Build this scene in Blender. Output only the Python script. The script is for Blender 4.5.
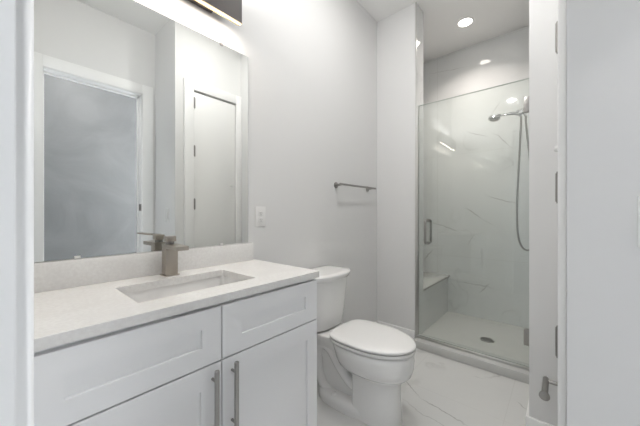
import bpy, bmesh, math
from mathutils import Vector
S = bpy.context.scene
for o in list(bpy.data.objects): bpy.data.objects.remove(o, do_unlink=True)
COL = S.collection
PI = math.pi
H = 1.19          # eye height of the photograph
CZ = 3.10         # ceiling

# ------------------------------------------------------------------ camera
cam = bpy.data.objects.new('camera', bpy.data.cameras.new('camera'))
COL.objects.link(cam)
cam.location = (0, 0, H)
cam.rotation_euler = (PI/2, 0, math.radians(40.8-90))
cam.data.sensor_width = 36
cam.data.lens = 280/640*36
cam.data.clip_start = 0.005
S.camera = cam
# ------------------------------------------------------------------ world, exposure
w = bpy.data.worlds.new('world'); S.world = w; w.use_nodes = True
w.node_tree.nodes['Background'].inputs[0].default_value = (0.80, 0.88, 1.0, 1)
w.node_tree.nodes['Background'].inputs[1].default_value = 1.5
S.view_settings.view_transform = 'Standard'
S.view_settings.look = 'None'
S.view_settings.gamma = 1
S.view_settings.use_curve_mapping = False
S.view_settings.exposure = 0.8

def area(name, loc, rot, sx, sy, power, color, shape='RECTANGLE', spread=PI):
    l = bpy.data.lights.new(name, 'AREA'); l.shape = shape; l.size = sx
    if shape in ('RECTANGLE', 'ELLIPSE'): l.size_y = sy
    l.energy = power; l.color = color; l.spread = spread
    o = bpy.data.objects.new(name, l); COL.objects.link(o)
    o.location = loc; o.rotation_euler = rot
    return o
WARM = (1.0, 0.90, 0.80)
NEUT = (1.0, 0.985, 0.97)
DAY = (0.88, 0.94, 1.0)
# daylight fill through unseen windows added in the next room and hall
area('window_daylight', (-1.9, 1.50, 1.65), (-PI/2, 0, 0), 1.7, 1.7, 8, DAY)
area('window_daylight', (1.775, -1.86, 1.55), (PI/2, 0, 0), 0.75, 1.9, 40, (0.93, 0.96, 1.0))
# shower downlight plus added fill downlights (each sits under its recessed trim, built further down)
DOWN = [(1.42, 0.64, 6.0), (3.07, 0.73, 4.0)]  # first is an added out-of-view fill lamp, second the real shower downlight
HALL_FILL = [(-1.2, 0.2, 1), (0.62, -1.15, 7)]  # added ceiling fill for the unseen next room and hall
for x, y, p in DOWN + HALL_FILL:
    area('downlight', (x, y, CZ-0.012), (0, 0, 0), 0.115, 0.115, p, (1.0, 0.91, 0.84) if x > 3 else NEUT, 'DISK', spread=math.radians(125) if x > 3 else PI)
# the vanity lamp: lines of light below and above its bar
area('vanity_light_down', (0.494, 1.306, 2.194), (math.radians(22), 0, 0), 0.70, 0.012, 1.7, WARM)
area('vanity_light_up', (0.494, 1.315, 2.364), (math.radians(200), 0, 0), 0.70, 0.02, 6.5, (1, 0.99, 0.985))

# ------------------------------------------------------------------ materials
def mat(name, color=(0.8,0.8,0.8), rough=0.5, metal=0.0, spec=0.5, build=None, **kw):
    m = bpy.data.materials.new(name); m.use_nodes = True
    b = m.node_tree.nodes['Principled BSDF']
    b.inputs['Base Color'].default_value = (*color, 1)
    b.inputs['Roughness'].default_value = rough
    b.inputs['Metallic'].default_value = metal
    b.inputs['Specular IOR Level'].default_value = spec
    if 'coat' in kw: b.inputs['Coat Weight'].default_value = kw['coat']; b.inputs['Coat Roughness'].default_value = 0.05
    if build: build(m.node_tree, b)
    return m
def N(nt, t, **kw):
    n = nt.nodes.new(t)
    for k, v in kw.items():
        if k in n.inputs: n.inputs[k].default_value = v
        else: setattr(n, k, v)
    return n
def objcoord(nt, scale=(1,1,1), loc=(0,0,0), rot=(0,0,0)):
    g = N(nt, 'ShaderNodeNewGeometry'); mp = N(nt, 'ShaderNodeMapping')
    mp.inputs['Scale'].default_value = scale; mp.inputs['Location'].default_value = loc
    mp.inputs['Rotation'].default_value = rot
    nt.links.new(g.outputs['Position'], mp.inputs[0])
    return mp.outputs[0]
def plaster(amount=0.02, scale=260, c1=None, c2=None):
    def f(nt, b):
        co = objcoord(nt)
        n = N(nt, 'ShaderNodeTexNoise', Scale=scale, Detail=2.0)
        nt.links.new(co, n.inputs['Vector'])
        bp = N(nt, 'ShaderNodeBump', Strength=amount, Distance=0.002)
        nt.links.new(n.outputs[0], bp.inputs['Height']); nt.links.new(bp.outputs[0], b.inputs['Normal'])
        if c1:
            m = N(nt, 'ShaderNodeTexNoise', Scale=1.3, Detail=5.0, Roughness=0.6, Distortion=1.5)
            nt.links.new(co, m.inputs['Vector'])
            r = N(nt, 'ShaderNodeValToRGB'); r.color_ramp.elements[0].position = 0.35; r.color_ramp.elements[1].position = 0.68
            r.color_ramp.elements[0].color = (*c1, 1); r.color_ramp.elements[1].color = (*c2, 1)
            nt.links.new(m.outputs[0], r.inputs[0]); nt.links.new(r.outputs[0], b.inputs['Base Color'])
    return f
def marble(base, vein, scale=1.0, width=0.012, amount=0.5, loc=(0,0,0), rot=(0.3,0.2,0.5), joint=None, cloud=0.03, lines=None, axes=(0, 1)):
    """white stone with thin wandering veins; joint = (axis index pair sizes, offsets, colour) for fine tile joints"""
    def f(nt, b):
        L = nt.links.new
        co = objcoord(nt, (scale, scale, scale), loc, rot)
        wp = N(nt, 'ShaderNodeTexNoise', Scale=1.6, Detail=5.0, Roughness=0.55)
        L(co, wp.inputs['Vector'])
        mixv = N(nt, 'ShaderNodeVectorMath', operation='MULTIPLY_ADD')
        L(wp.outputs['Color'], mixv.inputs[0]); mixv.inputs[1].default_value = (0.55,)*3; L(co, mixv.inputs[2])
        st = N(nt, 'ShaderNodeMapping'); st.inputs['Scale'].default_value = (0.55, 1.5, 1.5)
        L(mixv.outputs[0], st.inputs[0])
        n = N(nt, 'ShaderNodeTexNoise', Scale=1.1, Detail=2.0, Roughness=0.4)
        L(st.outputs[0], n.inputs['Vector'])
        d = N(nt, 'ShaderNodeMath', operation='SUBTRACT'); L(n.outputs[0], d.inputs[0]); d.inputs[1].default_value = 0.5
        a = N(nt, 'ShaderNodeMath', operation='ABSOLUTE'); L(d.outputs[0], a.inputs[0])
        mr = N(nt, 'ShaderNodeMapRange'); L(a.outputs[0], mr.inputs[0])
        mr.inputs['From Min'].default_value = 0; mr.inputs['From Max'].default_value = width
        mr.inputs['To Min'].default_value = 1; mr.inputs['To Max'].default_value = 0
        mk = N(nt, 'ShaderNodeTexNoise', Scale=1.9, Detail=3.0); L(co, mk.inputs['Vector'])
        mm = N(nt, 'ShaderNodeMapRange'); L(mk.outputs[0], mm.inputs[0])
        mm.inputs['From Min'].default_value = 0.47; mm.inputs['From Max'].default_value = 0.66
        mu = N(nt, 'ShaderNodeMath', operation='MULTIPLY'); L(mr.outputs[0], mu.inputs[0]); L(mm.outputs[0], mu.inputs[1])
        m2 = N(nt, 'ShaderNodeMath', operation='MULTIPLY'); L(mu.outputs[0], m2.inputs[0]); m2.inputs[1].default_value = amount
        cl = N(nt, 'ShaderNodeTexNoise', Scale=2.4, Detail=4.0); L(mixv.outputs[0], cl.inputs['Vector'])
        cm = N(nt, 'ShaderNodeMapRange'); L(cl.outputs[0], cm.inputs[0])
        cm.inputs['From Min'].default_value = 0.5; cm.inputs['From Max'].default_value = 0.8
        cm.inputs['To Max'].default_value = cloud*4
        ad = N(nt, 'ShaderNodeMath', operation='ADD', use_clamp=True); L(m2.outputs[0], ad.inputs[0]); L(cm.outputs[0], ad.inputs[1])
        mx = N(nt, 'ShaderNodeMix', data_type='RGBA'); L(ad.outputs[0], mx.inputs[0])
        mx.inputs[6].default_value = (*base, 1); mx.inputs[7].default_value = (*vein, 1)
        out = mx.outputs[2]
        if lines:
            g0 = N(nt, 'ShaderNodeNewGeometry'); wn = N(nt, 'ShaderNodeTexNoise', Scale=5.0, Detail=5.0, Roughness=0.6); L(g0.outputs['Position'], wn.inputs['Vector'])
            ws = N(nt, 'ShaderNodeVectorMath', operation='SUBTRACT'); L(wn.outputs['Color'], ws.inputs[0]); ws.inputs[1].default_value = (0.5,)*3
            wa = N(nt, 'ShaderNodeVectorMath', operation='MULTIPLY_ADD'); L(ws.outputs[0], wa.inputs[0]); wa.inputs[1].default_value = (0.09,)*3; L(g0.outputs['Position'], wa.inputs[2])
            tot = None
            for (a0, b0, a1, b1, wd, st_) in lines:
                ln = math.hypot(a1-a0, b1-b0); ta, tb_ = (a1-a0)/ln, (b1-b0)/ln
                P0 = [0, 0, 0]; P0[axes[0]] = (a0+a1)/2; P0[axes[1]] = (b0+b1)/2
                tv = [0, 0, 0]; tv[axes[0]] = ta; tv[axes[1]] = tb_
                nv = [0, 0, 0]; nv[axes[0]] = -tb_; nv[axes[1]] = ta
                q = N(nt, 'ShaderNodeVectorMath', operation='SUBTRACT'); L(wa.outputs[0], q.inputs[0]); q.inputs[1].default_value = P0
                res = []
                for vec, w_ in ((tv, ln/2), (nv, wd)):
                    dd = N(nt, 'ShaderNodeVectorMath', operation='DOT_PRODUCT'); L(q.outputs[0], dd.inputs[0]); dd.inputs[1].default_value = vec
                    ab = N(nt, 'ShaderNodeMath', operation='ABSOLUTE'); L(dd.outputs['Value'], ab.inputs[0])
                    m_ = N(nt, 'ShaderNodeMapRange'); L(ab.outputs[0], m_.inputs[0]); m_.inputs['From Min'].default_value = w_*0.3; m_.inputs['From Max'].default_value = w_
                    m_.inputs['To Min'].default_value = 1; m_.inputs['To Max'].default_value = 0; res.append(m_.outputs[0])
                pr = N(nt, 'ShaderNodeMath', operation='MULTIPLY'); L(res[0], pr.inputs[0]); L(res[1], pr.inputs[1])
                ps = N(nt, 'ShaderNodeMath', operation='MULTIPLY'); L(pr.outputs[0], ps.inputs[0]); ps.inputs[1].default_value = st_
                if tot is None: tot = ps.outputs[0]
                else:
                    mxx = N(nt, 'ShaderNodeMath', operation='MAXIMUM'); L(tot, mxx.inputs[0]); L(ps.outputs[0], mxx.inputs[1]); tot = mxx.outputs[0]
            lm = N(nt, 'ShaderNodeMix', data_type='RGBA'); L(tot, lm.inputs[0]); L(out, lm.inputs[6]); lm.inputs[7].default_value = (*vein, 1)
            out = lm.outputs[2]
        if joint:
            g = N(nt, 'ShaderNodeNewGeometry'); sp = N(nt, 'ShaderNodeSeparateXYZ'); L(g.outputs['Position'], sp.inputs[0])
            last = None
            for ax, size, off in joint[0]:
                s = N(nt, 'ShaderNodeMath', operation='SUBTRACT'); L(sp.outputs[ax], s.inputs[0]); s.inputs[1].default_value = off
                pp = N(nt, 'ShaderNodeMath', operation='PINGPONG'); L(s.outputs[0], pp.inputs[0]); pp.inputs[1].default_value = size/2
                lt = N(nt, 'ShaderNodeMath', operation='LESS_THAN'); L(pp.outputs[0], lt.inputs[0]); lt.inputs[1].default_value = 0.0012
                if last:
                    q = N(nt, 'ShaderNodeMath', operation='MAXIMUM'); L(last, q.inputs[0]); L(lt.outputs[0], q.inputs[1]); last = q.outputs[0]
                else: last = lt.outputs[0]
            j = N(nt, 'ShaderNodeMix', data_type='RGBA'); L(last, j.inputs[0]); L(out, j.inputs[6]); j.inputs[7].default_value = (*joint[1], 1)
            out = j.outputs[2]
        L(out, b.inputs['Base Color'])
    return f
def specks(c1, c2, scale=90):
    def f(nt, b):
        co = objcoord(nt)
        n = N(nt, 'ShaderNodeTexNoise', Scale=scale, Detail=3.0)
        nt.links.new(co, n.inputs['Vector'])
        n2 = N(nt, 'ShaderNodeTexNoise', Scale=5.0, Detail=6.0, Distortion=1.0); nt.links.new(co, n2.inputs['Vector'])
        a = N(nt, 'ShaderNodeMath', operation='MULTIPLY'); nt.links.new(n.outputs[0], a.inputs[0]); nt.links.new(n2.outputs[0], a.inputs[1])
        r = N(nt, 'ShaderNodeValToRGB'); r.color_ramp.elements[0].position = 0.18; r.color_ramp.elements[1].position = 0.36
        r.color_ramp.elements[0].color = (*c1, 1); r.color_ramp.elements[1].color = (*c2, 1)
        nt.links.new(a.outputs[0], r.inputs[0]); nt.links.new(r.outputs[0], b.inputs['Base Color'])
    return f
def brushed(nt, b):
    co = objcoord(nt, (30, 30, 900))
    n = N(nt, 'ShaderNodeTexNoise', Scale=1.0, Detail=2.0); nt.links.new(co, n.inputs['Vector'])
    mr = N(nt, 'ShaderNodeMapRange'); nt.links.new(n.outputs[0], mr.inputs[0])
    mr.inputs['To Min'].default_value = 0.22; mr.inputs['To Max'].default_value = 0.42
    nt.links.new(mr.outputs[0], b.inputs['Roughness'])
def emis(name, color, strength):
    m = bpy.data.materials.new(name); m.use_nodes = True; nt = m.node_tree
    for n in list(nt.nodes): nt.nodes.remove(n)
    o = nt.nodes.new('ShaderNodeOutputMaterial'); e = nt.nodes.new('ShaderNodeEmission')
    e.inputs[0].default_value = (*color, 1); e.inputs[1].default_value = strength
    nt.links.new(e.outputs[0], o.inputs[0]); return m
def glass(name, tint, ior=1.5):
    m = bpy.data.materials.new(name); m.use_nodes = True; nt = m.node_tree
    for n in list(nt.nodes): nt.nodes.remove(n)
    o = nt.nodes.new('ShaderNodeOutputMaterial'); t = nt.nodes.new('ShaderNodeBsdfTransparent'); g = nt.nodes.new('ShaderNodeBsdfGlossy')
    t.inputs[0].default_value = (*tint, 1); g.inputs['Roughness'].default_value = 0.0; g.inputs[0].default_value = (1,1,1,1)
    lw = nt.nodes.new('ShaderNodeLayerWeight'); lw.inputs[0].default_value = 0.22
    mr = nt.nodes.new('ShaderNodeMapRange'); mr.inputs['To Min'].default_value = 0.035; mr.inputs['To Max'].default_value = 0.9
    pw = nt.nodes.new('ShaderNodeMath'); pw.operation = 'POWER'; pw.inputs[1].default_value = 2.2
    nt.links.new(lw.outputs['Facing'], pw.inputs[0]); nt.links.new(pw.outputs[0], mr.inputs[0])
    x = nt.nodes.new('ShaderNodeMixShader')
    nt.links.new(mr.outputs[0], x.inputs[0]); nt.links.new(t.outputs[0], x.inputs[1]); nt.links.new(g.outputs[0], x.inputs[2])
    nt.links.new(x.outputs[0], o.inputs[0]); return m

M = {}
M['wall'] = mat('wall_paint', (0.765, 0.765, 0.76), 0.75, build=plaster(0.03))
M['ceiling'] = mat('ceiling_paint', (0.86, 0.86, 0.85), 0.85, build=plaster(0.03))
M['trim'] = mat('trim_paint', (0.88, 0.88, 0.875), 0.35, build=plaster(0.01, 60))
M['door'] = mat('door_paint', (0.86, 0.86, 0.85), 0.4, build=plaster(0.01, 60))
M['hall'] = mat('hall_paint', (0.3, 0.3, 0.31), 0.6, build=plaster(0.03, 260, (0.20, 0.203, 0.208), (0.25, 0.253, 0.257)))
M['cabinet'] = mat('cabinet_lacquer', (0.90, 0.905, 0.915), 0.35, build=plaster(0.008, 80))
M['carcass'] = mat('cabinet_carcass', (0.55, 0.55, 0.56), 0.5, build=plaster(0.01, 80))
M['quartz'] = mat('white_quartz', (0.85, 0.84, 0.82), 0.2, build=specks((0.80, 0.79, 0.775), (0.86, 0.855, 0.84)))
M['porcelain'] = mat('porcelain', (0.86, 0.86, 0.85), 0.08, coat=0.6, build=plaster(0.004, 12))
M['basin'] = mat('basin_ceramic', (0.87, 0.865, 0.855), 0.12, coat=0.4, build=plaster(0.004, 12))
M['plastic'] = mat('white_plastic', (0.84, 0.84, 0.83), 0.25, build=plaster(0.004, 40))
M['dark'] = mat('dark_slot', (0.04, 0.04, 0.04), 0.6, build=plaster(0.01, 40))
M['nickel'] = mat('brushed_nickel', (0.36, 0.35, 0.335), 0.3, 1.0, build=brushed)
M['faucetmetal'] = mat('faucet_nickel', (0.46, 0.42, 0.37), 0.3, 1.0, build=brushed)
M['steel'] = mat('chrome', (0.62, 0.62, 0.62), 0.12, 1.0, build=plaster(0.004, 40))
M['alu'] = mat('aluminium', (0.62, 0.62, 0.60), 0.3, 1.0, build=brushed)
M['hinge'] = mat('hinge_metal', (0.30, 0.29, 0.28), 0.4, 1.0, build=brushed)
M['bar'] = mat('lamp_housing', (0.075, 0.065, 0.062), 0.5, 0.0, 0.3)
M['brass'] = mat('brass_edge', (0.75, 0.58, 0.33), 0.3, 0.9, build=brushed)
M['glow'] = emis('warm_diffuser', (1.0, 0.84, 0.62), 3)
M['lamp'] = emis('downlight_lens', (1.0, 0.93, 0.84), 10)
M['mirror'] = mat('mirror_silver', (0.80, 0.81, 0.79), 0.0, 1.0)
M['glass'] = glass('door_glass', (0.953, 0.972, 0.96))
M['edge'] = mat('glass_edge', (0.45, 0.50, 0.47), 0.15, build=plaster(0.004, 40))
M['seal'] = mat('clear_seal', (0.50, 0.52, 0.50), 0.2, build=plaster(0.004, 40))
FB = (0.70, 0.70, 0.69)
M['floor'] = mat('floor_marble_tile', FB, 0.22, build=marble(FB, (0.30, 0.29, 0.28), 1.0, 0.011, 0.4, (0.4, 0.1, 0), (0, 0, 0.9),
                 joint=([(0, 1.2, 0.7), (1, 0.6, 0.25)], (0.62, 0.615, 0.605)), cloud=0.02,
                 lines=[(1.96, 0.93, 1.79, 0.68, 0.005, 0.75), (1.80, 0.72, 1.72, 0.38, 0.005, 0.7), (1.72, 0.80, 1.60, 0.40, 0.004, 0.45), (2.16, 0.22, 2.09, 0.14, 0.004, 0.5), (2.26, 0.52, 2.30, 0.40, 0.003, 0.35), (1.95, 0.15, 1.6, 0.35, 0.004, 0.4), (1.2, 0.3, 0.9, 0.7, 0.005, 0.6)], axes=(0, 1)))
TB = (0.72, 0.732, 0.73)
def tilemat(name, joints, loc, lines=None, base=TB): return mat(name, base, 0.05, build=marble(base, (0.33, 0.33, 0.32), 1.3, 0.012, 0.22, loc, (0.4, 0.5, 0.6), joint=(joints, (0.58, 0.58, 0.56)), cloud=0.025, lines=lines, axes=(1, 2)))
M['tile_x'] = tilemat('shower_tile_back', [(1, 1.22, 1.155), (2, 1.2, 0.68)], (0.3, 0.5, 0.2),
    lines=[(0.84, 1.265, 0.66, 1.12, 0.006, 0.75), (0.68, 1.15, 0.54, 1.05, 0.004, 0.4), (0.65, 1.395, 0.33, 1.27, 0.006, 0.7), (1.26, 1.08, 0.88, 0.965, 0.006, 0.6),
           (0.86, 2.13, 0.58, 2.02, 0.005, 0.6), (0.57, 2.08, 0.40, 1.88, 0.005, 0.65), (0.51, 2.39, 0.60, 2.25, 0.005, 0.5), (0.82, 0.81, 0.74, 0.95, 0.005, 0.55), (1.05, 0.40, 0.48, 0.36, 0.006, 0.5),
           (1.3, 2.93, 0.79, 2.87, 0.004, 0.45), (1.33, 0.58, 1.21, 0.74, 0.010, 0.55), (0.72, 0.29, 0.58, 0.42, 0.006, 0.6), (0.93, 0.29, 1.02, 0.40, 0.004, 0.4)])
M['tile_y'] = tilemat('shower_tile_side', [(0, 0.61, 2.95), (2, 1.2, 0.68)], (1.3, 0.1, 0.7))
M['curb'] = tilemat('curb_marble', [(1, 1.2, 0.62)], (2.3, 1.1, 0.7), base=(0.60, 0.60, 0.585))
M['pan'] = mat('shower_floor_tile', (0.60, 0.60, 0.585), 0.25, build=marble((0.60,0.60,0.585), (0.4,0.4,0.39), 1.2, 0.01, 0.25, (0,2,0)))

# ------------------------------------------------------------------ mesh helpers
def bx(bm, x0, y0, z0, x1, y1, z1, bev=0.0, seg=2):
    t = bmesh.new()
    bmesh.ops.create_cube(t, size=1)
    for v in t.verts:
        v.co = Vector(((x0+x1)/2 + v.co.x*(x1-x0), (y0+y1)/2 + v.co.y*(y1-y0), (z0+z1)/2 + v.co.z*(z1-z0)))
    if bev: bmesh.ops.bevel(t, geom=t.edges[:], offset=bev, segments=seg, profile=0.5, affect='EDGES')
    merge(bm, t)
def merge(bm, t):
    m = bpy.data.meshes.new('t'); t.to_mesh(m); t.free(); bm.from_mesh(m); bpy.data.meshes.remove(m)
def tube(bm, pts, r, n=16, cap=True):
    pts = [Vector(p) for p in pts]; rs = r if isinstance(r, (list, tuple)) else [r]*len(pts)
    rings = []; up = None
    for i, p in enumerate(pts):
        d = (pts[min(i+1, len(pts)-1)] - pts[max(i-1, 0)]).normalized()
        if up is None:
            up = Vector((0, 0, 1)) if abs(d.z) < 0.9 else Vector((1, 0, 0))
        a = d.cross(up).normalized(); b = a.cross(d).normalized(); up = b
        rings.append([bm.verts.new(p + (a*math.cos(k*2*PI/n) + b*math.sin(k*2*PI/n))*rs[i]) for k in range(n)])
    for i in range(len(rings)-1):
        for k in range(n):
            bm.faces.new((rings[i][k], rings[i][(k+1) % n], rings[i+1][(k+1) % n], rings[i+1][k]))
    if cap:
        bm.faces.new(rings[0]); bm.faces.new(rings[-1])
def loft(bm, rings, cap0=True, cap1=True):
    R = [[bm.verts.new(p) for p in r] for r in rings]; n = len(R[0])
    for i in range(len(R)-1):
        for k in range(n):
            bm.faces.new((R[i][k], R[i][(k+1) % n], R[i+1][(k+1) % n], R[i+1][k]))
    if cap0: bm.faces.new(R[0])
    if cap1: bm.faces.new(R[-1])
def smoothpath(pts, n=8):
    P = [Vector(p) for p in pts]; P = [P[0]*2-P[1]] + P + [P[-1]*2-P[-2]]; out = []
    for i in range(1, len(P)-2):
        for k in range(n):
            t = k/n
            out.append(0.5*((2*P[i]) + (P[i+1]-P[i-1])*t + (2*P[i-1]-5*P[i]+4*P[i+1]-P[i+2])*t*t + (3*P[i]-P[i-1]-3*P[i+1]+P[i+2])*t**3))
    out.append(P[-2]); return out
def obj(name, bm, m, parent=None, smooth=False, angle=35, subsurf=0):
    bmesh.ops.remove_doubles(bm, verts=bm.verts[:], dist=1e-6)
    bmesh.ops.recalc_face_normals(bm, faces=bm.faces[:])
    me = bpy.data.meshes.new(name); bm.to_mesh(me); bm.free()
    o = bpy.data.objects.new(name, me); COL.objects.link(o)
    me.materials.append(M[m] if isinstance(m, str) else m)
    if smooth:
        for p in me.polygons: p.use_smooth = True
        if not subsurf:
            try: me.set_sharp_from_angle(angle=math.radians(angle))
            except Exception: pass
    if subsurf:
        s = o.modifiers.new('subsurf', 'SUBSURF'); s.levels = s.render_levels = subsurf
    if parent:
        o.parent = parent; o.matrix_parent_inverse = parent.matrix_basis.inverted()
    return o
def box(name, c, m, parent=None, bev=0.0):
    bm = bmesh.new(); bx(bm, *c, bev); return obj(name, bm, m, parent, smooth=bev > 0, angle=50)
def thing(name, label, cat, loc, group=None):
    o = bpy.data.objects.new(name, None); COL.objects.link(o); o.location = loc; o.empty_display_size = 0.05
    o['label'] = label; o['category'] = cat
    if group: o['group'] = group
    return o
def struct(name, boxes, m, label=None, bev=0.0, parent=None):
    bm = bmesh.new()
    for b in boxes: bx(bm, *b, bev)
    o = obj(name, bm, m, parent, smooth=bev > 0, angle=50)
    if not parent: o['kind'] = 'structure'
    if label: o['label'] = label
    return o

# ------------------------------------------------------------------ plan
YW = 1.397                 # vanity wall
XL = 0.015                 # near wall (doorway the photograph is taken from)
XJ, YC, XR = 1.12, -0.012, 1.84   # jog wall, closet wall, partition face
YE, XE, XB = 0.13, 2.49, 3.55     # partition side, end wall, shower back wall
YEN = -0.519               # entry wall
DT = 2.415                 # door openings
T = 0.12

# ------------------------------------------------------------------ shell
struct('floor', [(-3.0, -1.87, -0.1, 3.67, 1.517, 0.0)], 'floor', 'pale marble-look tile floor with thin grey veins')
struct('ceiling', [(-3.0, -1.87, CZ, 3.67, 1.517, CZ+0.1)], 'ceiling', 'flat white ceiling')
struct('wall_left', [(-3.0, YW, 0, -2.75, YW+T, CZ), (-2.75, YW, 0, -1.05, YW+T, 0.75), (-2.75, YW, 2.55, -1.05, YW+T, CZ), (-1.05, YW, 0, 3.67, YW+T, CZ)], 'wall', 'light warm grey painted wall behind vanity and toilet')
struct('wall_far', [(XE, 1.008, 0, 2.66, YW, CZ)], 'wall', 'narrow light grey wall between toilet corner and shower opening')
struct('wall_shower_back', [(XB, -0.12, 0, XB+T, YW, CZ)], 'tile_x', 'polished marble tile wall at the back of the shower')
struct('wall_shower_left', [(2.66, YW-0.012, 0, XB, YW, CZ)], 'tile_y', 'marble tiled left side of the shower')
struct('wall_shower_jamb', [(XE+0.004, 0.998, 0, 2.664, 1.008, CZ)], 'tile_y', 'tiled edge of the shower opening')
struct('wall_right', [(XR, -0.12, 0, XB, YE, CZ)], 'wall', 'light grey wall end right of the shower opening')
struct('wall_shower_right', [(2.66, YE, 0, XB, YE+0.010, CZ)], 'tile_y', 'marble tiled right side of the shower')
struct('wall_closet', [(XJ, YC-T, 0, 1.296, YC, CZ), (1.296, YC-T, DT, 1.77, YC, CZ), (1.77, YC-T, 0, XR, YC, CZ)], 'wall', 'light grey wall around the closet door')
struct('wall_closet_inside', [(1.24, -0.75, 0, 3.0, -0.70, CZ), (3.0, -0.75, 0, 3.05, -0.12, CZ)], 'wall', 'inside of the closet')
struct('wall_jog', [(XJ, YEN-T, 0, XJ+T, YC-T, CZ)], 'wall', 'grey wall at the right edge carrying the light switch')
JX0, JX1 = 0.262, 0.989
struct('wall_entry', [(-0.12, YEN-T, 0, JX0-0.015, YEN, CZ), (JX0-0.015, YEN-T, DT+0.015, JX1+0.015, YEN, CZ), (JX1+0.015, YEN-T, 0, XJ, YEN, CZ)], 'wall', 'grey wall around the open doorway seen in the mirror')
DY0, DY1 = -0.33, 0.55
struct('wall_near', [(-0.12, DY1+0.015, 0, XL, YW, CZ), (-0.12, DY0-0.015, DT+0.015, XL, DY1+0.015, CZ), (-0.12, YEN, 0, XL, DY0-0.015, CZ)], 'wall', 'wall with the doorway the room is seen from')
struct('wall_hall', [(-3.0, -1.87, 0, 1.4, -1.75, CZ), (1.4, -1.87, 0, 2.15, -1.75, 0.6), (1.4, -1.87, 2.5, 2.15, -1.75, CZ), (2.15, -1.87, 0, 3.0, -1.75, CZ)], 'hall', 'scuffed mid grey hall wall seen through the doorway in the mirror')
struct('wall_hall_end', [(2.2, -1.75, 0, 2.3, -0.75, CZ)], 'wall', 'end wall of the hall')
struct('wall_outer', [(-3.12, -1.87, 0, -3.0, 1.517, CZ)], 'wall', 'outer wall of the next room')
y0, y1 = YW+0.03, YW+0.09
struct('window_1', [(-2.75, y0, 0.75, -2.69, y1, 2.55), (-1.11, y0, 0.75, -1.05, y1, 2.55), (-2.69, y0, 0.75, -1.11, y1, 0.81), (-2.69, y0, 2.49, -1.11, y1, 2.55), (-1.92, y0+0.01, 0.81, -1.88, y1-0.01, 2.49)], 'trim', 'white window frame in the next room')  # unseen window, added to bring daylight in behind the camera
struct('window_2', [(1.4, -1.83, 0.6, 1.45, -1.77, 2.5), (2.10, -1.83, 0.6, 2.15, -1.77, 2.5), (1.45, -1.83, 0.6, 2.10, -1.77, 0.65), (1.45, -1.83, 2.45, 2.10, -1.77, 2.5)], 'trim', 'white window frame in the hall')  # unseen window, added so daylight fill passes the entry to the vanity
# door linings and casings
struct('door_1', [(-0.12, DY1, 0, XL+0.001, DY1+0.015, DT), (-0.12, DY0-0.015, 0, XL+0.001, DY0, DT), (-0.12, DY0-0.015, DT, XL+0.001, DY1+0.015, DT+0.015)], 'trim', 'white lining of the near doorway')
struct('trim_1', [(XL, DY1+0.005, 0, XL+0.020, DY1+0.095, DT+0.1), (XL, DY0-0.095, 0, XL+0.020, DY0-0.005, DT+0.1), (XL, DY0-0.005, DT+0.01, XL+0.020, DY1+0.005, DT+0.1)], 'trim', 'flat white casing of the near doorway', bev=0.003)
d2 = struct('door_2', [(JX0-0.015, YEN-T-0.02, 0, JX0, YEN+0.001, DT), (JX1, YEN-T-0.02, 0, JX1+0.015, YEN+0.001, DT), (JX0-0.015, YEN-T-0.02, DT, JX1+0.015, YEN+0.001, DT+0.015),
     (JX1-0.012, YEN-0.115, 0, JX1, YEN-0.085, DT), (JX0, YEN-0.115, 0, JX0+0.012, YEN-0.085, DT), (JX0, YEN-0.115, DT-0.012, JX1, YEN-0.085, DT)], 'trim', 'white door lining with stop around the open entry')
bm = bmesh.new(); bx(bm, JX1-0.002, YEN-0.078, 1.213, JX1+0.001, YEN-0.002, 1.283, 0.0008)
obj('strike_plate', bm, 'hinge', d2)['label'] = 'dark metal strike plate'
struct('trim_2', [(JX0-0.105, YEN, 0, JX0-0.005, YEN+0.018, DT+0.105), (JX1+0.005, YEN, 0, JX1+0.105, YEN+0.018, DT+0.105), (JX0-0.005, YEN, DT+0.005, JX1+0.005, YEN+0.018, DT+0.105)], 'trim', 'flat white casing around the open entry', bev=0.003)
# closet door
CX0, CX1 = 1.296, 1.77
d3 = struct('door_3', [(CX0+0.004, YC-0.030, 0.012, CX1-0.004, YC+0.004, DT-0.010)], 'door', 'flat white closet door seen in the mirror', bev=0.0015)
for z in (0.20, 0.735, 1.28, 1.81, 2.29):
    bm = bmesh.new()
    tube(bm, [(CX0+0.001, YC+0.0205, z-0.05), (CX0+0.001, YC+0.0205, z+0.05)], 0.0085, 14)
    bx(bm, CX0-0.001, YC+0.004, z-0.05, CX0+0.010, YC+0.016, z+0.05)
    for zz in (z-0.053, z+0.053): tube(bm, [(CX0+0.001, YC+0.0205, zz-0.003), (CX0+0.001, YC+0.0205, zz+0.003)], 0.006, 12)
    h = obj('hinge', bm, 'hinge', d3, smooth=True)
bm = bmesh.new()
tube(bm, [(CX1-0.06, YC+0.004, 1.49), (CX1-0.06, YC+0.018, 1.49), (CX1-0.06, YC+0.022, 1.49), (CX1-0.06, YC+0.034, 1.49), (CX1-0.06, YC+0.038, 1.49)], [0.007, 0.007, 0.014, 0.014, 0.009], 20)
obj('knob', bm, 'plastic', d3, smooth=True)['label'] = 'small round white knob'
struct('trim_3', [(CX0-0.097, YC, 0, CX0-0.003, YC+0.022, DT+0.1), (CX1+0.003, YC, 0, XR-0.001, YC+0.022, DT+0.1), (CX0-0.003, YC, DT+0.003, CX1+0.003, YC+0.022, DT+0.1)], 'trim', 'flat white casing around the closet door', bev=0.003)
struct('trim_5', [(XE-0.003, 0.993, 0.066, XE+0.004, 0.998, CZ), (XE-0.003, 0.998, 0.066, XE, 1.006, CZ)], 'alu', 'slim metal edge at the shower opening')
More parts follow.
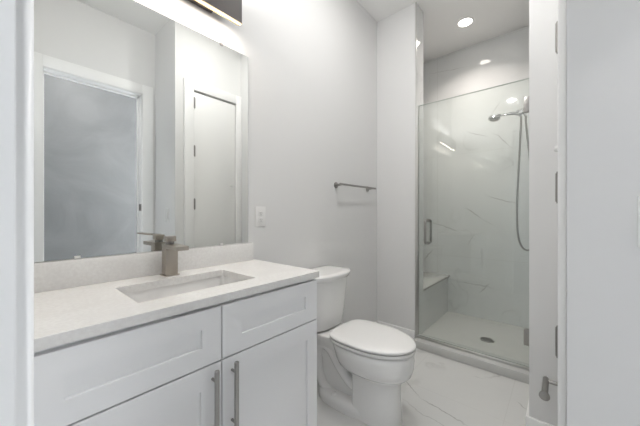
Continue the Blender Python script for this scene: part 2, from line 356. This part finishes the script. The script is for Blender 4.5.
# baseboards
BH = 0.12
def baseboard(name, c, lab): struct(name, [c], 'trim', lab, bev=0.003)
baseboard('baseboard_left', (1.012, YW-0.014, 0, XE-0.015, YW, BH), 'white baseboard behind the toilet')
baseboard('baseboard_far', (XE-0.014, 1.008, 0, XE, YW-0.015, BH), 'white baseboard beside the shower')
baseboard('baseboard_right', (XR-0.014, YC+0.023, 0, XR, YE+0.014, BH), 'white baseboard on the wall end right of the shower')
baseboard('baseboard_partition', (XR, YE, 0, 2.42, YE+0.014, BH), 'white baseboard leading to the shower curb')
baseboard('baseboard_jog', (XJ-0.014, YEN+0.02, 0, XJ, YC, BH), 'white baseboard below the light switch')
# shower
struct('trim_4', [(2.42, YE, 0, 2.60, 0.998, 0.065)], 'curb', 'low marble curb of the shower', bev=0.002)
struct('floor_shower', [(2.60, YE+0.010, 0, XB, YW-0.012, 0.012)], 'pan', 'pale shower floor')
# built-in bench
bn = thing('shower_bench', 'built-in marble tiled bench at the left end of the shower', 'bench', (3.1, 1.2, 0.012))
box('base', (2.662, 1.036, 0.012, XB, YW-0.012, 0.425), 'tile_y', bn)
box('bench_top', (2.662, 1.016, 0.425, XB, YW-0.012, 0.447), 'curb', bn, 0.002)

box('edge_trim', (2.662, 1.012, 0.437, XB, 1.016, 0.448), 'hinge', bn)
# ------------------------------------------------------------------ shower hardware
dr = thing('shower_drain', 'round metal drain grate in the middle of the shower floor', 'drain', (2.98, 0.524, 0.012))
bm = bmesh.new()
def ringpts(cx, cy, z, r, n=40): return [(cx+r*math.cos(2*PI*k/n), cy+r*math.sin(2*PI*k/n), z) for k in range(n)]
loft(bm, [ringpts(2.98, 0.524, 0.0125, 0.058), ringpts(2.98, 0.524, 0.016, 0.056), ringpts(2.98, 0.524, 0.016, 0.048), ringpts(2.98, 0.524, 0.0145, 0.047)], False, False)
obj('rim', bm, 'nickel', dr, smooth=True)
bm = bmesh.new()
loft(bm, [ringpts(2.98, 0.524, 0.0125, 0.048), ringpts(2.98, 0.524, 0.0130, 0.048)]); obj('sump', bm, 'dark', dr)
bm = bmesh.new()
for k in range(-3, 4):
    y = k*0.0135; hw = math.sqrt(max(0.047**2-y*y, 0))
    bx(bm, 2.98-hw, 0.524+y-0.0028, 0.0130, 2.98+hw, 0.524+y+0.0028, 0.0158)
obj('grate', bm, 'nickel', dr)

GX0, GX1 = 2.495, 2.505
GT = 2.154
sd = thing('shower_door', 'frameless clear glass shower door with C-shaped pull', 'shower door', (2.5, 0.15, 0.066))
box('glass_panel', (GX0, 0.158, 0.090, GX1, 0.982, GT), 'glass', sd)
box('polished_edge', (GX0, 0.158, GT, GX1, 0.982, GT+0.004), 'edge', sd)
box('threshold', (2.484, 0.148, 0.066, 2.516, 0.985, 0.084), 'alu', sd, 0.002)
box('door_sweep', (2.492, 0.158, 0.084, 2.508, 0.982, 0.0935), 'seal', sd)
bm = bmesh.new()
bx(bm, 2.484, 0.980, 0.0845, 2.4925, 0.998, GT); bx(bm, 2.5075, 0.980, 0.0845, 2.516, 0.998, GT); bx(bm, 2.4925, 0.991, 0.0845, 2.5075, 0.998, GT)
obj('side_channel', bm, 'alu', sd)
for z in (1.97, 0.295):
    bm = bmesh.new()
    for a, b in ((2.485, 2.495), (2.505, 2.515)):
        bx(bm, a, 0.160, z-0.056, b, 0.209, z+0.056, 0.004)
    bx(bm, 2.482, 0.143, z-0.030, 2.518, 0.170, z+0.030, 0.003)
    h = obj('hinge', bm, 'nickel', sd, smooth=True)
    for dz in (-0.022, 0.022):
        bm = bmesh.new(); tube(bm, [(2.4855, 0.190, z+dz), (2.4842, 0.190, z+dz)], 0.005, 16)
        obj('screw', bm, 'nickel', h, smooth=True)
for s, nm in ((-1, 'pull'), (1, 'pull')):
    bm = bmesh.new(); x0 = 2.5+s*0.005; x1 = 2.5+s*0.066; yy = 0.895; za, zb = 0.925, 1.125
    pts = [(x0, yy, za), (x0+s*0.025, yy, za), (x1-s*0.006, yy, za+0.004), (x1, yy, za+0.02), (x1, yy, (za+zb)/2), (x1, yy, zb-0.02), (x1-s*0.006, yy, zb-0.004), (x0+s*0.025, yy, zb), (x0, yy, zb)]
    tube(bm, smoothpath(pts, 5), 0.0095, 14)
    for z in (za, zb): tube(bm, [(x0, yy, z), (x0+s*0.004, yy, z)], 0.014, 18)
    obj(nm, bm, 'nickel', sd, smooth=True)

sh = thing('hand_shower', 'chrome hand shower on wall arm with hose loop behind the glass', 'shower', (3.05, 0.14, 2.09))
X = 3.05
bm = bmesh.new()
tube(bm, [(X, 0.140, 2.15), (X, 0.148, 2.15)], [0.032, 0.026], 24); obj('flange', bm, 'steel', sh, smooth=True)
bm = bmesh.new()
tube(bm, smoothpath([(X, 0.145, 2.15), (X, 0.19, 2.15), (X, 0.225, 2.135), (X, 0.262, 2.098)], 6), 0.0105, 14)
obj('arm', bm, 'steel', sh, smooth=True)
bm = bmesh.new()
tube(bm, [(X, 0.255, 2.112), (X, 0.268, 2.095), (X, 0.285, 2.072), (X, 0.292, 2.062)], [0.015, 0.019, 0.019, 0.012], 18)
tube(bm, [(X-0.02, 0.274, 2.085), (X+0.02, 0.274, 2.085)], 0.013, 16)
tube(bm, [(X, 0.262, 2.092), (X, 0.243, 2.060), (X, 0.240, 2.045)], [0.011, 0.010, 0.010], 14)
tube(bm, [(X, 0.280, 2.078), (X, 0.305, 2.098)], [0.014, 0.019], 18)
obj('swivel_bracket', bm, 'steel', sh, smooth=True)
bm = bmesh.new()
tube(bm, smoothpath([(X, 0.272, 2.050), (X, 0.295, 2.072), (X, 0.33, 2.086), (X, 0.38, 2.092), (X, 0.43, 2.094)], 5), [0.010]*5+[0.0125]*5+[0.014]*5+[0.0105]*6, 16)
obj('handle', bm, 'steel', sh, smooth=True)
bm = bmesh.new()
c = Vector((X, 0.478, 2.080)); ax = Vector((-0.15, 0.10, -1)).normalized(); ax2 = Vector((0, 1, -0.28)).normalized()
tube(bm, [c-ax*0.014, c-ax*0.012, c, c+ax*0.012, c+ax*0.016], [0.018, 0.038, 0.050, 0.050, 0.044], 28)
tube(bm, [(X, 0.422, 2.094), (X, 0.450, 2.092)], [0.011, 0.020], 16)
hd = obj('spray_head', bm, 'steel', sh, smooth=True)
bm = bmesh.new(); tube(bm, [c+ax*0.0162, c+ax*0.0185], [0.038, 0.037], 24); obj('spray_face', bm, 'nickel', hd, smooth=True)
bm = bmesh.new()
hp = smoothpath([(X, 0.272, 2.050), (X+0.002, 0.275, 1.95), (X, 0.290, 1.60), (X, 0.302, 1.25), (X, 0.298, 1.02), (X, 0.268, 0.892), (X, 0.215, 0.865), (X, 0.180, 0.94), (X, 0.182, 1.2), (X, 0.205, 1.6), (X, 0.236, 1.95), (X, 0.240, 2.048)], 9)
tube(bm, hp, [0.0075 + (0.0008 if i % 2 else 0) for i in range(len(hp))], 12)
obj('hose', bm, 'nickel', sh, smooth=True)

# ------------------------------------------------------------------ vanity
va = thing('vanity_cabinet', 'white shaker vanity cabinet with two drawers and two doors', 'cabinet', (0.507, 1.15, 0))
V0, V1, VF = 0.037, 1.000, 0.902
bm = bmesh.new()
YB = YW-0.006; XV = V1-0.001
bx(bm, V0, VF, 0.10, V0+0.018, YB, 0.882); bx(bm, XV-0.018, VF, 0.10, XV, YB, 0.882)
bx(bm, V0+0.018, VF, 0.10, XV-0.018, YB, 0.118); bx(bm, V0+0.018, YB-0.006, 0.118, XV-0.018, YB, 0.882)
bx(bm, V0+0.018, VF, 0.847, XV-0.018, VF+0.018, 0.882); bx(bm, V0+0.018, VF, 0.66, XV-0.018, VF+0.018, 0.71); bx(bm, 0.49, VF, 0.118, 0.524, VF+0.018, 0.847)
bx(bm, V0, VF+0.07, 0, XV, VF+0.088, 0.10); bx(bm, V0, VF+0.088, 0, V0+0.018, YB, 0.10); bx(bm, XV-0.018, VF+0.088, 0, XV, YB, 0.10)
obj('body', bm, 'cabinet', va)
box('filler_strip', (XL, VF+0.003, 0.0, V0, VF+0.023, 0.882), 'cabinet', va)
def shaker(name, x0, x1, z0, z1, st, rl, parent):
    yf, yb, rc = VF-0.021, VF-0.001, 0.0075
    bm = bmesh.new()
    ix0, ix1, iz0, iz1 = x0+st, x1-st, z0+rl, z1-rl; b = 0.0015
    def P(x, y, z): return bm.verts.new((x, y, z))
    e = 0.0015
    O0 = [P(x0, yb, z0), P(x1, yb, z0), P(x1, yb, z1), P(x0, yb, z1)]
    O1 = [P(x0, yf+e, z0), P(x1, yf+e, z0), P(x1, yf+e, z1), P(x0, yf+e, z1)]
    O2 = [P(x0+e, yf, z0+e), P(x1-e, yf, z0+e), P(x1-e, yf, z1-e), P(x0+e, yf, z1-e)]
    I1 = [P(ix0, yf, iz0), P(ix1, yf, iz0), P(ix1, yf, iz1), P(ix0, yf, iz1)]
    I2 = [P(ix0+b*0.5, yf+rc, iz0+b), P(ix1-b*0.5, yf+rc, iz0+b), P(ix1-b*0.5, yf+rc, iz1-b), P(ix0+b*0.5, yf+rc, iz1-b)]
    for A, B in ((O0, O1), (O1, O2), (O2, I1), (I1, I2)):
        for k in range(4): bm.faces.new((A[k], A[(k+1) % 4], B[(k+1) % 4], B[k]))
    bm.faces.new(I2); bm.faces.new(O0)
    return obj(name, bm, 'cabinet', parent)
xm = 0.507; g = 0.0018
shaker('drawer', V0+0.001, xm-g, 0.689, 0.872, 0.068, 0.062, va)
shaker('drawer', xm+g, V1, 0.689, 0.872, 0.078, 0.062, va)
dl = shaker('door', V0+0.001, xm-g, 0.105, 0.684, 0.072, 0.072, va)
drr = shaker('door', xm+g, V1, 0.105, 0.684, 0.066, 0.076, va)
for px, p in ((0.472, dl), (0.545, drr)):
    bm = bmesh.new(); yb = VF-0.021-0.030
    tube(bm, [(px, yb, 0.423), (px, yb, 0.4245), (px, yb, 0.6735), (px, yb, 0.675)], [0.0068, 0.008, 0.008, 0.0068], 20)
    for z in (0.4615, 0.6375): tube(bm, [(px, yb, z), (px, VF-0.0205, z)], 0.0045, 12)
    o = obj('pull_handle', bm, 'nickel', p, smooth=True); o['label'] = 'brushed nickel bar pull'

# countertop with sink cut-out, rounded corners
ct = thing('countertop', 'white quartz countertop with backsplash on the vanity', 'countertop', (0.507, 1.13, 0.885))
C0, C1, CF, CB = XL+0.001, 1.014, 0.878, YW
SX0, SX1, SY0, SY1 = 0.288, 0.727, 0.988, 1.255
ZT, ZB = H-0.277, H-0.277-0.029
def rrect(x0, y0, x1, y1, r, z, seg=5):
    out = []
    for cx, cy, a0 in ((x1-r, y1-r, 0), (x0+r, y1-r, 90), (x0+r, y0+r, 180), (x1-r, y0+r, 270)):
        for k in range(seg+1):
            a = math.radians(a0+90*k/seg); out.append((cx+r*math.cos(a), cy+r*math.sin(a), z))
    return out
bm = bmesh.new()
ro = [rrect(C0, CF, C1, CB, 0.003, z) for z in (ZB, ZT-0.0015)] + [rrect(C0+0.0015, CF+0.0015, C1-0.0015, CB-0.0015, 0.003, ZT)]
ri = [rrect(SX0-0.001, SY0-0.001, SX1+0.001, SY1+0.001, 0.008, ZT), rrect(SX0, SY0, SX1, SY1, 0.008, ZT-0.0015), rrect(SX0, SY0, SX1, SY1, 0.008, ZB), ]
loft(bm, ro + ri + [ro[0]], False, False)
obj('slab', bm, 'quartz', ct)
box('backsplash', (C0, YW-0.02, ZT, 0.994, YW-0.0005, H-0.175), 'quartz', ct, 0.0012)

# sink
sk = thing('sink', 'rectangular white undermount sink in the countertop', 'sink', (0.508, 1.12, 0.74))
bm = bmesh.new()
e = 0.006
R = [rrect(SX0-e-0.015, SY0-e-0.015, SX1+e+0.015, SY1+e+0.015, 0.03, ZB-0.001), rrect(SX0-e, SY0-e, SX1+e, SY1+e, 0.022, ZB-0.001),
     rrect(SX0-e+0.003, SY0-e+0.003, SX1+e-0.003, SY1+e-0.003, 0.024, ZB-0.02), rrect(SX0+0.004, SY0+0.004, SX1-0.004, SY1-0.004, 0.03, ZB-0.10),
     rrect(SX0+0.012, SY0+0.012, SX1-0.012, SY1-0.012, 0.04, ZB-0.122), rrect(SX0+0.035, SY0+0.035, SX1-0.035, SY1-0.035, 0.04, ZB-0.132),
     rrect(0.486, 1.155, 0.530, 1.199, 0.0219, ZB-0.136), rrect(0.486, 1.155, 0.530, 1.199, 0.0219, ZB-0.15)]
loft(bm, R, False, True)
so = obj('basin', bm, 'basin', sk, smooth=True, angle=50)
sm = so.modifiers.new('thick', 'SOLIDIFY'); sm.thickness = 0.006; sm.offset = -1
bm = bmesh.new()
loft(bm, [ringpts(0.508, 1.177, ZB-0.1345, 0.0205, 24), ringpts(0.508, 1.177, ZB-0.130, 0.0195, 24), ringpts(0.508, 1.177, ZB-0.129, 0.012, 24)])
obj('drain_stopper', bm, 'nickel', sk, smooth=True)

# faucet
fx, fy = 0.509, 1.325
fa = thing('faucet', 'square brushed nickel single-handle faucet behind the sink', 'faucet', (fx, fy, ZT))
box('base_plate', (fx-0.031, fy-0.029, ZT, fx+0.031, fy+0.029, ZT+0.006), 'faucetmetal', fa, 0.0015)
box('body', (fx-0.0255, fy-0.0235, ZT+0.006, fx+0.0255, fy+0.0235, ZT+0.125), 'faucetmetal', fa, 0.002)
bm = bmesh.new()
# open waterfall spout: flat tongue running forward and a little down
def wedge(bm, ys, zs, hw, th):
    rings = []
    for y, z in zip(ys, zs): rings.append([(fx-hw, y, z-th), (fx+hw, y, z-th), (fx+hw, y, z), (fx-hw, y, z)])
    loft(bm, rings)
wedge(bm, [fy-0.020, fy-0.130], [ZT+0.139, ZT+0.137], 0.0255, 0.017)
bx(bm, fx-0.0255, fy-0.0235, ZT+0.1225, fx+0.0255, fy+0.0235, ZT+0.139)
obj('spout', bm, 'faucetmetal', fa)
bm = bmesh.new()
tube(bm, [(fx, fy, ZT+0.139), (fx, fy, ZT+0.152)], 0.017, 24)
ho = obj('cartridge', bm, 'hinge', fa, smooth=True)
bm = bmesh.new()
bx(bm, fx-0.020, fy-0.020, ZT+0.151, fx+0.020, fy+0.020, ZT+0.1745, 0.002)
d = Vector((-0.36, -0.93, 0)).normalized(); q = Vector((d.y, -d.x, 0))
rg = []
for t, z in ((0.0, 0.1705), (0.06, 0.1715), (0.125, 0.1755)):
    c = Vector((fx, fy, ZT+z)) + d*t
    rg.append([c-q*0.014, c+q*0.014, c+q*0.014+Vector((0, 0, 0.006)), c-q*0.014+Vector((0, 0, 0.006))])
loft(bm, rg)
obj('lever', bm, 'faucetmetal', fa, smooth=True, angle=50)

# ------------------------------------------------------------------ mirror, lamp
mi = thing('mirror', 'large frameless wall mirror above the vanity', 'mirror', (0.5, YW, H-0.175))
MZ0, MZ1 = H-0.172, H+0.914
MX0, MX1 = XL+0.006, 0.967
box('mirror_glass', (MX0, YW-0.006, MZ0, MX1, YW-0.0005, MZ1), 'mirror', mi)
for x in (0.203, 0.797):
    for z, s in ((MZ0, 1), (MZ1, -1)):
        bm = bmesh.new()
        bx(bm, x-0.009, YW-0.0085, z if s < 0 else z+0.0, x+0.009, YW-0.0062, z+s*0.010 if s > 0 else z+0.004, 0.0008) if s > 0 else bx(bm, x-0.009, YW-0.0085, z-0.010, x+0.009, YW-0.0062, z+0.004, 0.0008)
        if s < 0: bx(bm, x-0.009, YW-0.0085, z+0.001, x+0.009, YW, z+0.004)
        obj('mirror_clip', bm, 'hinge' if s < 0 else 'plastic', mi)
vl = thing('vanity_light', 'long dark bar wall light glowing above the mirror', 'light fixture', (0.494, YW, 2.28))
LX0, LX1, LZ0, LZ1 = 0.126, 0.862, 2.204, 2.354
box('backplate', (LX0+0.12, 1.326, LZ0+0.035, LX1-0.12, YW, LZ1-0.035), 'bar', vl, 0.002)
bm = bmesh.new()
bx(bm, LX0, 1.296, LZ0, LX1, 1.300, LZ1); bx(bm, LX0, 1.300, LZ0, LX0+0.004, 1.322, LZ1); bx(bm, LX1-0.004, 1.300, LZ0, LX1, 1.322, LZ1)
bx(bm, LX0, 1.322, LZ0, LX1, 1.326, LZ1)
obj('shade', bm, 'bar', vl)
box('edge_trim', (LX0, 1.2945, LZ0-0.005, LX1, 1.2985, LZ0-0.0005), 'brass', vl)
box('back_trim', (LX0+0.004, 1.311, LZ0-0.003, LX1-0.004, 1.322, LZ0), 'brass', vl)
box('diffuser', (LX0+0.004, 1.300, LZ0-0.004, LX1-0.004, 1.310, LZ0+0.004), 'glow', vl)
box('diffuser', (LX0+0.004, 1.300, LZ1-0.004, LX1-0.004, 1.322, LZ1+0.004), 'glow', vl)

# ------------------------------------------------------------------ downlights
for i, (x, y, p) in enumerate(DOWN + HALL_FILL):  # all but the shower one are added fill lamps
    lab = ['round recessed ceiling downlight in the middle of the bathroom', 'round recessed ceiling downlight inside the shower',
           'round recessed ceiling downlight in the next room', 'round recessed ceiling downlight in the hall'][i]
    t = thing('recessed_light', lab, 'ceiling light', (x, y, CZ), 'recessed ceiling downlights')
    bm = bmesh.new()
    loft(bm, [ringpts(x, y, CZ-0.0005, 0.082), ringpts(x, y, CZ-0.005, 0.078), ringpts(x, y, CZ-0.006, 0.062), ringpts(x, y, CZ-0.0005, 0.060)], False, False)
    obj('trim_ring', bm, 'trim', t, smooth=True)
    bm = bmesh.new(); loft(bm, [ringpts(x, y, CZ-0.001, 0.0605), ringpts(x, y, CZ-0.004, 0.0605)]); obj('lens', bm, 'lamp', t)

# ------------------------------------------------------------------ outlet, switch
ou = thing('wall_outlet', 'white duplex outlet on the wall right of the mirror', 'outlet', (1.058, YW, H-0.03))
oz = H-0.022
box('cover_plate', (1.018, YW-0.006, oz-0.061, 1.096, YW, oz+0.061), 'plastic', ou, 0.002)
for dz in (-0.0195, 0.0195):
    r = box('receptacle', (1.058-0.017, YW-0.0085, oz+dz-0.0145, 1.058+0.017, YW-0.006, oz+dz+0.0145), 'plastic', ou, 0.001)
    bm = bmesh.new()
    for dx in (-0.0065, 0.0065): bx(bm, 1.058+dx-0.0011, YW-0.0088, oz+dz-0.002, 1.058+dx+0.0011, YW-0.0083, oz+dz+0.0075)
    tube(bm, [(1.058, YW-0.0083, oz+dz-0.008), (1.058, YW-0.0088, oz+dz-0.008)], 0.0024, 12)
    obj('slots', bm, 'dark', r)
sw = thing('light_switch', 'white rocker light switch on the grey wall at the right edge', 'switch', (XJ, -0.195, H-0.025))
box('cover_plate', (XJ-0.006, -0.229, H-0.096+0.004, XJ, -0.153, H+0.045), 'plastic', sw, 0.002)
box('rocker', (XJ-0.010, -0.2075, H-0.024-0.033, XJ-0.006, -0.1745, H-0.024+0.033), 'plastic', sw, 0.0015)

# ------------------------------------------------------------------ towel bar
tb = thing('towel_bar', 'brushed nickel towel bar on the wall above the toilet', 'towel bar', (2.06, YW, H+0.23))
tz = H+0.231; ty = 1.332
for x in (1.815, 2.305):
    bm = bmesh.new()
    tube(bm, [(x, YW, tz-0.004), (x, YW-0.006, tz-0.004), (x, YW-0.008, tz-0.004)], [0.025, 0.025, 0.022], 28)
    tube(bm, [(x, YW-0.008, tz-0.004), (x, ty, tz)], 0.009, 16)
    obj('post', bm, 'nickel', tb, smooth=True)
bm = bmesh.new(); tube(bm, [(1.785, ty, tz), (1.787, ty, tz), (2.343, ty, tz), (2.345, ty, tz)], [0.007, 0.0085, 0.0085, 0.007], 18)
obj('bar', bm, 'nickel', tb, smooth=True)

# ------------------------------------------------------------------ toilet paper holder
th = thing('toilet_paper_holder', 'empty metal toilet paper holder low beside the closet door casing', 'toilet paper holder', (1.80, YC+0.022, 0.37))
hz = 0.372; hx = 1.755; hy = 0.0585
bm = bmesh.new(); tube(bm, [(hx, YC+0.022, hz), (hx, YC+0.026, hz)], 0.022, 24); obj('rosette', bm, 'nickel', th, smooth=True)
bm = bmesh.new(); tube(bm, [(hx, YC+0.025, hz), (hx, hy, hz)], 0.009, 16); obj('post', bm, 'nickel', th, smooth=True)
bm = bmesh.new(); tube(bm, [(1.775, hy, hz), (1.773, hy, hz), (1.607, hy, hz)], [0.010, 0.0125, 0.0125], 20); obj('rod', bm, 'nickel', th, smooth=True)
bm = bmesh.new(); tube(bm, [(1.609, hy, hz), (1.607, hy, hz), (1.601, hy, hz), (1.599, hy, hz)], [0.017, 0.020, 0.020, 0.017], 24); obj('end_cap', bm, 'nickel', th, smooth=True)

# ------------------------------------------------------------------ toilet
TX = 1.472
to = thing('toilet', 'white two-piece toilet with closed lid beside the vanity', 'toilet', (TX, 1.0, 0))
def egg(yc, hw, bf, br, z, nr=2.6, nf=2.0, n=64, dx=0):
    out = []
    for k in range(n):
        a = 2*PI*k/n; c, s = math.cos(a), math.sin(a); e = 2/(nr if s > 0 else nf)
        out.append((TX+dx+hw*math.copysign(abs(c)**e, c), yc+(br if s > 0 else bf)*math.copysign(abs(s)**e, s), z))
    return out
# bowl: outer skin from foot to rim
bm = bmesh.new()
loft(bm, [egg(0.88, 0.107, 0.202, 0.07, 0.0, 7, 2.5), egg(0.88, 0.105, 0.200, 0.068, 0.03, 7, 2.5), egg(0.88, 0.101, 0.194, 0.065, 0.16, 7, 2.4),
          egg(0.878, 0.103, 0.196, 0.070, 0.235, 6, 2.3), egg(0.875, 0.110, 0.202, 0.09, 0.258, 5, 2.2), egg(0.87, 0.140, 0.230, 0.16, 0.272, 3.2, 2.1), egg(0.87, 0.160, 0.248, 0.19, 0.293, 2.6, 2.05),
          egg(0.87, 0.173, 0.257, 0.208, 0.325, 2.5, 2), egg(0.87, 0.180, 0.262, 0.218, 0.37, 2.6, 2), egg(0.87, 0.182, 0.262, 0.222, 0.409, 3, 2),
          egg(0.87, 0.178, 0.258, 0.218, 0.4155, 3, 2), egg(0.87, 0.13, 0.20, 0.16, 0.417, 2.4, 2), egg(0.88, 0.11, 0.16, 0.13, 0.36, 2, 2), egg(0.90, 0.06, 0.09, 0.08, 0.27, 2, 2)])
obj('bowl', bm, 'porcelain', to, smooth=True, angle=60)
bm = bmesh.new()
loft(bm, [egg(1.16, 0.062, 0.24, 0.06, 0.030, 4, 4), egg(1.16, 0.058, 0.24, 0.05, 0.12, 4, 4), egg(1.16, 0.062, 0.22, 0.06, 0.24, 4, 4), egg(1.17, 0.085, 0.20, 0.14, 0.32, 4, 4),
          egg(1.19, 0.118, 0.20, 0.17, 0.375, 4, 3), egg(1.19, 0.125, 0.20, 0.17, 0.41, 4, 3), egg(1.19, 0.121, 0.20, 0.166, 0.4165, 4, 3)])
obj('deck', bm, 'porcelain', to, smooth=True, angle=60)
bm = bmesh.new()
loft(bm, [egg(1.03, 0.126, 0.22, 0.20, 0.0, 3, 2.6), egg(1.03, 0.126, 0.22, 0.20, 0.030, 3, 2.6), egg(1.03, 0.120, 0.21, 0.195, 0.052, 3, 2.6), egg(1.03, 0.104, 0.19, 0.18, 0.066, 3, 2.6), egg(1.03, 0.06, 0.15, 0.13, 0.072, 3, 2.6)])
obj('foot', bm, 'porcelain', to, smooth=True, angle=60)
for s in (-1, 1):
    bm = bmesh.new()
    p = smoothpath([(TX+s*0.045, 0.90, 0.15), (TX+s*0.052, 0.97, 0.165), (TX+s*0.055, 1.05, 0.235), (TX+s*0.055, 1.12, 0.315), (TX+s*0.052, 1.185, 0.330), (TX+s*0.050, 1.235, 0.27), (TX+s*0.050, 1.235, 0.16), (TX+s*0.052, 1.19, 0.075), (TX+s*0.05, 1.13, 0.035)], 6)
    tube(bm, p, [0.040]*len(p), 20)
    obj('trapway', bm, 'porcelain', to, smooth=True, angle=60)
    bm = bmesh.new(); bxp = TX+s*0.098
    loft(bm, [[(bxp+r*math.cos(2*PI*k/20), 1.07+r*math.sin(2*PI*k/20), z) for k in range(20)] for r, z in ((0.015, 0.045), (0.015, 0.070), (0.012, 0.077), (0.006, 0.080))])
    obj('bolt_cap', bm, 'plastic', to, smooth=True, angle=60)
# seat ring
def rimmed(name, specs, m='plastic'):
    bm = bmesh.new(); loft(bm, specs, True, True); return obj(name, bm, m, to, smooth=True, angle=40)
bm = bmesh.new()
o_ = lambda d, z: egg(0.87, 0.187+d, 0.268+d, 0.224+d, z, 3.8, 2.0)
i_ = lambda d, z: egg(0.87, 0.118+d, 0.190+d, 0.150+d, z, 2.3, 2.0)
loft(bm, [o_(-0.003, 0.4235), o_(0, 0.4265), o_(0, 0.435), o_(-0.003, 0.439), i_(0.004, 0.439), i_(0, 0.436), i_(0, 0.4265), i_(0.003, 0.4235), o_(-0.003, 0.4235)], False, False)
obj('seat', bm, 'plastic', to, smooth=True, angle=50)
rimmed('lid', [o_(-0.006, 0.4455), o_(-0.001, 0.4465), o_(0.001, 0.449), o_(0.001, 0.4555), o_(-0.003, 0.4605), o_(-0.012, 0.4630), o_(-0.06, 0.4650), o_(-0.12, 0.4655)])
for s in (-1, 1):
    bm = bmesh.new(); hx_ = TX+s*0.075
    tube(bm, [(hx_-0.02, 1.098, 0.436), (hx_-0.018, 1.098, 0.436), (hx_+0.018, 1.098, 0.436), (hx_+0.02, 1.098, 0.436)], [0.010, 0.013, 0.013, 0.010], 18)
    bx(bm, hx_-0.016, 1.082, 0.4165, hx_+0.016, 1.113, 0.437, 0.003)
    obj('seat_hinge', bm, 'plastic', to, smooth=True)
for s in (-1, 1):   # bumpers carrying seat and lid
    bm = bmesh.new(); bx(bm, TX+s*0.13-0.01, 0.745, 0.4165, TX+s*0.13+0.01, 0.765, 0.424); bx(bm, TX+s*0.13-0.01, 0.745, 0.4385, TX+s*0.13+0.01, 0.765, 0.446)
    obj('bumper', bm, 'plastic', to)
# tank
t_ = lambda hw, yf, yb, z, nf=2.7: egg(1.27, hw-0.034, 1.27-yf, yb-1.27, z, 7, nf)
bm = bmesh.new()
loft(bm, [t_(0.190, 1.165, 1.36, 0.4245), t_(0.205, 1.150, 1.37, 0.432), t_(0.212, 1.145, 1.375, 0.46), t_(0.228, 1.128, 1.378, 0.60), t_(0.243, 1.116, 1.380, 0.750), t_(0.235, 1.12, 1.375, 0.753)])
obj('tank', bm, 'porcelain', to, smooth=True, angle=50)
bm = bmesh.new()
loft(bm, [t_(0.225, 1.122, 1.376, 0.4175), t_(0.160, 1.18, 1.34, 0.4175), t_(0.160, 1.18, 1.34, 0.4255)][1:])
obj('tank_gasket', bm, 'dark', to)
bm = bmesh.new()
loft(bm, [t_(0.246, 1.112, 1.381, 0.7515), t_(0.253, 1.106, 1.384, 0.7545), t_(0.262, 1.098, 1.386, 0.778), t_(0.262, 1.098, 1.386, 0.7835), t_(0.256, 1.103, 1.381, 0.7880), t_(0.20, 1.15, 1.34, 0.7892)])
obj('tank_lid', bm, 'porcelain', to, smooth=True, angle=50)
